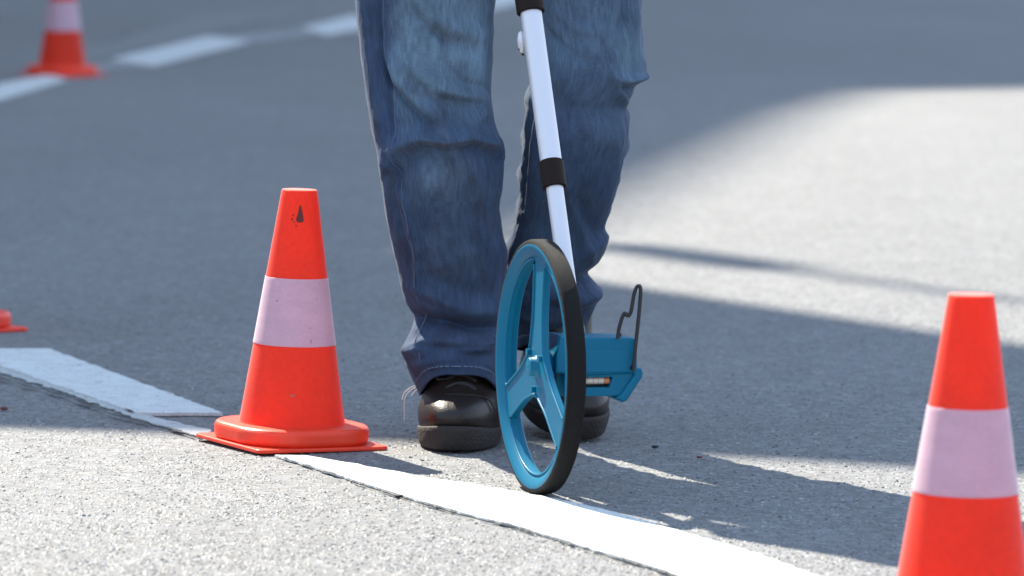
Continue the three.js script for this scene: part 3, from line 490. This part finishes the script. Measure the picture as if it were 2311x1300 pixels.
function shoe(pos, turn, s, lift = 0, label) {
  const g = new THREE.Group(); g.name = 'shoe'; person.add(g); g.position.copy(rel(pos)); g.rotation.order = 'YXZ'; g.rotation.set(lift, turn, 0); g.position.y += 0.186 * Math.sin(lift); g.userData.label = label;
  const LEN = 0.292, WID = 0.112;
  const loft = (rows, n = 96) => { const p = [], idx = []; rows.forEach((r, j) => { for (let i = 0; i <= n; i++) { const a = i / n * Math.PI * 2, q = footOutline(a, LEN, WID, s), zf = q[1] > 0 ? q[1] * r.f : q[1] * r.b, nz = 0.0012 * noise(q[0] * 30, r.y * 40, q[1] * 30) * (r.n ?? 1); p.push(q[0] * r.w * (1 + nz * 6), r.y + (r.t ? r.t * Math.pow(Math.max(0, zf / (LEN * 0.66)), 2) : 0) + (r.arch ? r.arch * smooth(-0.02, -0.07, q[1]) : 0), zf); if (j && i) { const A = j * (n + 1) + i, B = A - 1, C = A - n - 1, D = C - 1; idx.push(D, C, B, C, A, B); } } });
    const geo = new THREE.BufferGeometry(); geo.setAttribute('position', new THREE.Float32BufferAttribute(p, 3)); geo.setAttribute('uv', new THREE.Float32BufferAttribute(p.flatMap((v, i) => i % 3 === 0 ? [v + p[i + 1], p[i + 2]] : []), 2)); geo.setIndex(idx); geo.computeVertexNormals(); return geo; };
  mesh('sole', loft([{ y: 0.0005, w: 0.02, f: 0.02, b: 0.02, n: 0 }, { y: 0.0005, w: 0.93, f: 0.955, b: 0.95, t: 0.004 }, { y: 0.003, w: 0.985, f: 0.985, b: 0.99, t: 0.004 }, { y: 0.012, w: 1.02, f: 1.0, b: 1.02, t: 0.006 }, { y: 0.020, w: 1.045, f: 1.018, b: 1.03, t: 0.012 }, { y: 0.0235, w: 1.04, f: 1.016, b: 1.03, t: 0.015 }, { y: 0.0255, w: 1.015, f: 1.0, b: 1.0, t: 0.0155 }, { y: 0.0255, w: 0.9, f: 0.9, b: 0.9, t: 0.015 }]), SOLE, g);
  mesh('upper', loft([{ y: 0.024, w: 0.98, f: 0.955, b: 0.97, t: 0.014 }, { y: 0.033, w: 1.02, f: 0.985, b: 1.0, t: 0.012 }, { y: 0.044, w: 1.035, f: 0.99, b: 1.01, t: 0.010 }, { y: 0.054, w: 1.025, f: 0.97, b: 1.01, t: 0.008 }, { y: 0.064, w: 0.985, f: 0.93, b: 1.0, t: 0.005 }, { y: 0.072, w: 0.935, f: 0.87, b: 1.0, t: 0.003 }, { y: 0.077, w: 0.89, f: 0.80, b: 0.99, t: 0.001 }, { y: 0.080, w: 0.86, f: 0.71, b: 0.98, t: 0 }, { y: 0.084, w: 0.83, f: 0.62, b: 0.97, t: 0 }, { y: 0.091, w: 0.80, f: 0.54, b: 0.96, t: 0 }, { y: 0.102, w: 0.77, f: 0.46, b: 0.95, t: 0 }, { y: 0.118, w: 0.74, f: 0.38, b: 0.94, t: 0 }, { y: 0.136, w: 0.72, f: 0.32, b: 0.92, t: 0 }, { y: 0.150, w: 0.74, f: 0.30, b: 0.92, t: 0 }, { y: 0.152, w: 0.68, f: 0.27, b: 0.86, t: 0 }, { y: 0.122, w: 0.62, f: 0.25, b: 0.80, t: 0 }]), LEATHER, g);
  // welt seam across the toe cap and laces over the vamp
  const tube = (pts, r, m, name) => mesh(name, new THREE.TubeGeometry(new THREE.CatmullRomCurve3(pts), 40, r, 7), m, g);
  tube([V(-0.052, 0.058, 0.130), V(-0.040, 0.074, 0.130), V(0, 0.0805, 0.136), V(0.040, 0.074, 0.130), V(0.052, 0.058, 0.130)], 0.0014, LEATHER, 'cap_seam');
  const lace = new THREE.MeshStandardMaterial({ color: lin(0.016, 0.014, 0.014), roughness: 0.8 });
  for (let k = 0; k < 4; k++) { const z = 0.105 - k * 0.016, y = 0.0885 + k * 0.0080 + (k ? 0.003 : 0); tube([V(-0.022, y - 0.003, z + 0.004), V(-0.008, y + 0.004, z), V(0.008, y + 0.004, z - 0.003), V(0.022, y - 0.003, z - 0.006)], 0.0024, lace, 'lace'); tube([V(0.022, y - 0.004, z + 0.004), V(0.008, y + 0.0025, z), V(-0.008, y + 0.0025, z - 0.003), V(-0.022, y - 0.004, z - 0.006)], 0.0024, lace, 'lace'); }
  if (s < 0) { tube([V(-0.012, 0.112, 0.060), V(-0.026, 0.110, 0.082), V(-0.036, 0.098, 0.092), V(-0.024, 0.098, 0.090), V(-0.010, 0.105, 0.075)], 0.0022, lace, 'lace_bow'); }
  return g;
}
{ const t = onGround(1042, 1026); shoe(V(t.x, 0, t.z - 0.192), R(-2), -1, 0, 'black leather shoe with a sunlit glossy toe cap'); }
{ const t = onGround(1268, 1001); shoe(V(t.x - 0.01, 0, t.z - 0.192), R(10), 1, R(11), 'black leather shoe in the shade behind the wheel'); }

// upper body (above the frame; it throws the shadow at the right)
function sdfMesh(bones, c, S, res, k = 0.03) {
  const mc = new MarchingCubes(res, new THREE.MeshBasicMaterial(), false, false, 200000), h = res / 2; mc.isolation = 0;
  const B = bones.map(b => ({ a: b[0], b: b[1], ra: b[2], rb: b[3], d: b[1].clone().sub(b[0]), s: b[4] || [1, 1, 1] })), p = V(0, 0, 0), q = V(0, 0, 0);
  for (let z = 0; z < res; z++) for (let y = 0; y < res; y++) for (let x = 0; x < res; x++) {
    p.set((x - h) / h * S + c.x, (y - h) / h * S + c.y, (z - h) / h * S + c.z); let f = 1e3;
    for (const b of B) { q.copy(p).sub(b.a); const L2 = b.d.lengthSq(), t = L2 ? Math.max(0, Math.min(1, q.dot(b.d) / L2)) : 0; q.addScaledVector(b.d, -t); q.set(q.x / b.s[0], q.y / b.s[1], q.z / b.s[2]); const dd = q.length() - lerp(b.ra, b.rb, t); const hh = Math.max(0, Math.min(1, 0.5 + 0.5 * (f - dd) / k)); f = lerp(f, dd, hh) - k * hh * (1 - hh); }
    mc.field[x + y * res + z * res * res] = -f;
  }
  mc.update(); const n = mc.count, pos = new Float32Array(n * 3); for (let i = 0; i < n * 3; i++) pos[i] = mc.positionArray[i] * S; let g = new THREE.BufferGeometry(); g.setAttribute('position', new THREE.BufferAttribute(pos, 3)); g = mergeVertices(g, 1e-5); g.translate(c.x, c.y, c.z); g.computeVertexNormals();
  return g;
}
{
  const skin = new THREE.MeshStandardMaterial({ color: lin(0.48, 0.27, 0.19), roughness: 0.6 }), shirt = new THREE.MeshStandardMaterial({ color: lin(0.10, 0.12, 0.16), roughness: 0.9 }), hair = new THREE.MeshStandardMaterial({ color: lin(0.05, 0.035, 0.025), roughness: 0.8 });
  const P = (x, y, z) => rel(V(x, y, z + 0.15)), grip = rel(poleTop(-480)), gw = grip.clone().add(V(0.02, -0.03, -0.075));
  const shL = P(-0.19, 1.36, -7.98), elL = P(-0.24, 1.08, -7.95), wrL = P(-0.175, 0.86, -7.85), shR = P(0.18, 1.36, -7.98), elR = P(0.205, 1.12, -7.86);
  mesh('shirt', sdfMesh([[P(-0.07, 0.93, -7.985), P(-0.09, 1.30, -7.99), 0.135, 0.125, [1, 1, 0.85]], [P(0.06, 0.93, -7.985), P(0.08, 1.30, -7.99), 0.135, 0.125, [1, 1, 0.85]], [shL, shR, 0.075, 0.075], [P(-0.01, 1.36, -7.99), P(-0.01, 1.43, -7.985), 0.075, 0.062], [shL, elL, 0.068, 0.055], [shR, elR, 0.068, 0.055]], P(-0.02, 1.12, -7.95), 0.42, 72, 0.04), shirt, person);
  const bones = [[shL, elL, 0.050, 0.042], [elL, wrL, 0.042, 0.028], [shR, elR, 0.050, 0.042], [elR, gw, 0.042, 0.028], [P(-0.01, 1.38, -7.985), P(-0.005, 1.48, -7.965), 0.058, 0.055], [P(-0.005, 1.56, -7.945), P(-0.005, 1.60, -7.965), 0.074, 0.092, [0.92, 1.12, 1.05]], [P(-0.005, 1.515, -7.885), P(-0.005, 1.53, -7.895), 0.034, 0.045], [P(-0.005, 1.585, -7.865), P(-0.005, 1.553, -7.845), 0.009, 0.015], [P(-0.083, 1.565, -7.955), P(-0.085, 1.59, -7.96), 0.012, 0.016], [P(0.073, 1.565, -7.955), P(0.075, 1.59, -7.96), 0.012, 0.016]];
  const handL = [wrL, P(-0.160, 0.80, -7.82)]; bones.push([handL[0], handL[1], 0.026, 0.034, [0.8, 1, 1]]);
  for (let k = 0; k < 4; k++) { const o = (k - 1.5) * 0.019, a = handL[1].clone().add(V(0.004, -0.012, o)), b = a.clone().add(V(0.016, -0.040 + 0.004 * Math.abs(k - 1.3), 0.008)), c = b.clone().add(V(0.018, -0.024, -0.004)); bones.push([a, b, 0.0095, 0.0088], [b, c, 0.0088, 0.0075]); }
  { const a = handL[1].clone().add(V(0.006, 0.014, 0.030)), b = a.clone().add(V(0.016, -0.028, 0.016)); bones.push([a, b, 0.012, 0.0095], [b, b.clone().add(V(0.008, -0.026, 0.0)), 0.0095, 0.008]); }
  bones.push([gw, grip.clone().add(V(0.028, 0, -0.03)), 0.027, 0.034, [0.8, 1, 1]]);
  for (let k = 0; k < 4; k++) { const y = (1.5 - k) * 0.020, a = grip.clone().add(V(0.030, y, -0.01)), b = grip.clone().add(V(0.020, y, 0.026)), c = grip.clone().add(V(-0.012, y - 0.003, 0.030)), d = grip.clone().add(V(-0.028, y - 0.004, 0.008)); bones.push([a, b, 0.010, 0.0092], [b, c, 0.0092, 0.0088], [c, d, 0.0088, 0.0076]); }
  { const a = grip.clone().add(V(0.012, 0.034, -0.030)), b = grip.clone().add(V(-0.020, 0.040, -0.018)), c = grip.clone().add(V(-0.026, 0.036, 0.012)); bones.push([a, b, 0.012, 0.010], [b, c, 0.010, 0.008]); }
  mesh('body', sdfMesh(bones, P(-0.02, 1.22, -7.90), 0.56, 150, 0.012), skin, person);
  mesh('hair', sdfMesh([[P(-0.005, 1.625, -7.985), P(-0.005, 1.63, -7.95), 0.092, 0.085, [1, 1.02, 1]], [P(-0.005, 1.56, -8.02), P(-0.005, 1.62, -8.0), 0.06, 0.08]], P(-0.005, 1.6, -7.98), 0.16, 40, 0.03), hair, person);
  const eye = new THREE.MeshStandardMaterial({ color: lin(0.05, 0.04, 0.035), roughness: 0.2 }), lip = new THREE.MeshStandardMaterial({ color: lin(0.35, 0.13, 0.11), roughness: 0.5 });
  for (const s of [-1, 1]) mesh('eye', new THREE.SphereGeometry(0.0105, 14, 10).translate(-0.005 + s * 0.031, 1.583, -7.718 - PB.z), eye, person);
  mesh('mouth', new THREE.SphereGeometry(1, 16, 10).scale(0.022, 0.005, 0.008).translate(-0.005, 1.524, -7.705 - PB.z), lip, person);
  mesh('belt', new THREE.TorusGeometry(0.168, 0.016, 10, 60).rotateX(Math.PI / 2).scale(1.05, 1, 0.72).translate(-0.01, 0.955, -7.835 - PB.z), BLACK, person);
}

scene.traverse(o => { if (o.isMesh) { o.castShadow = true; o.receiveShadow = true; } });
renderer.render(scene, camera);
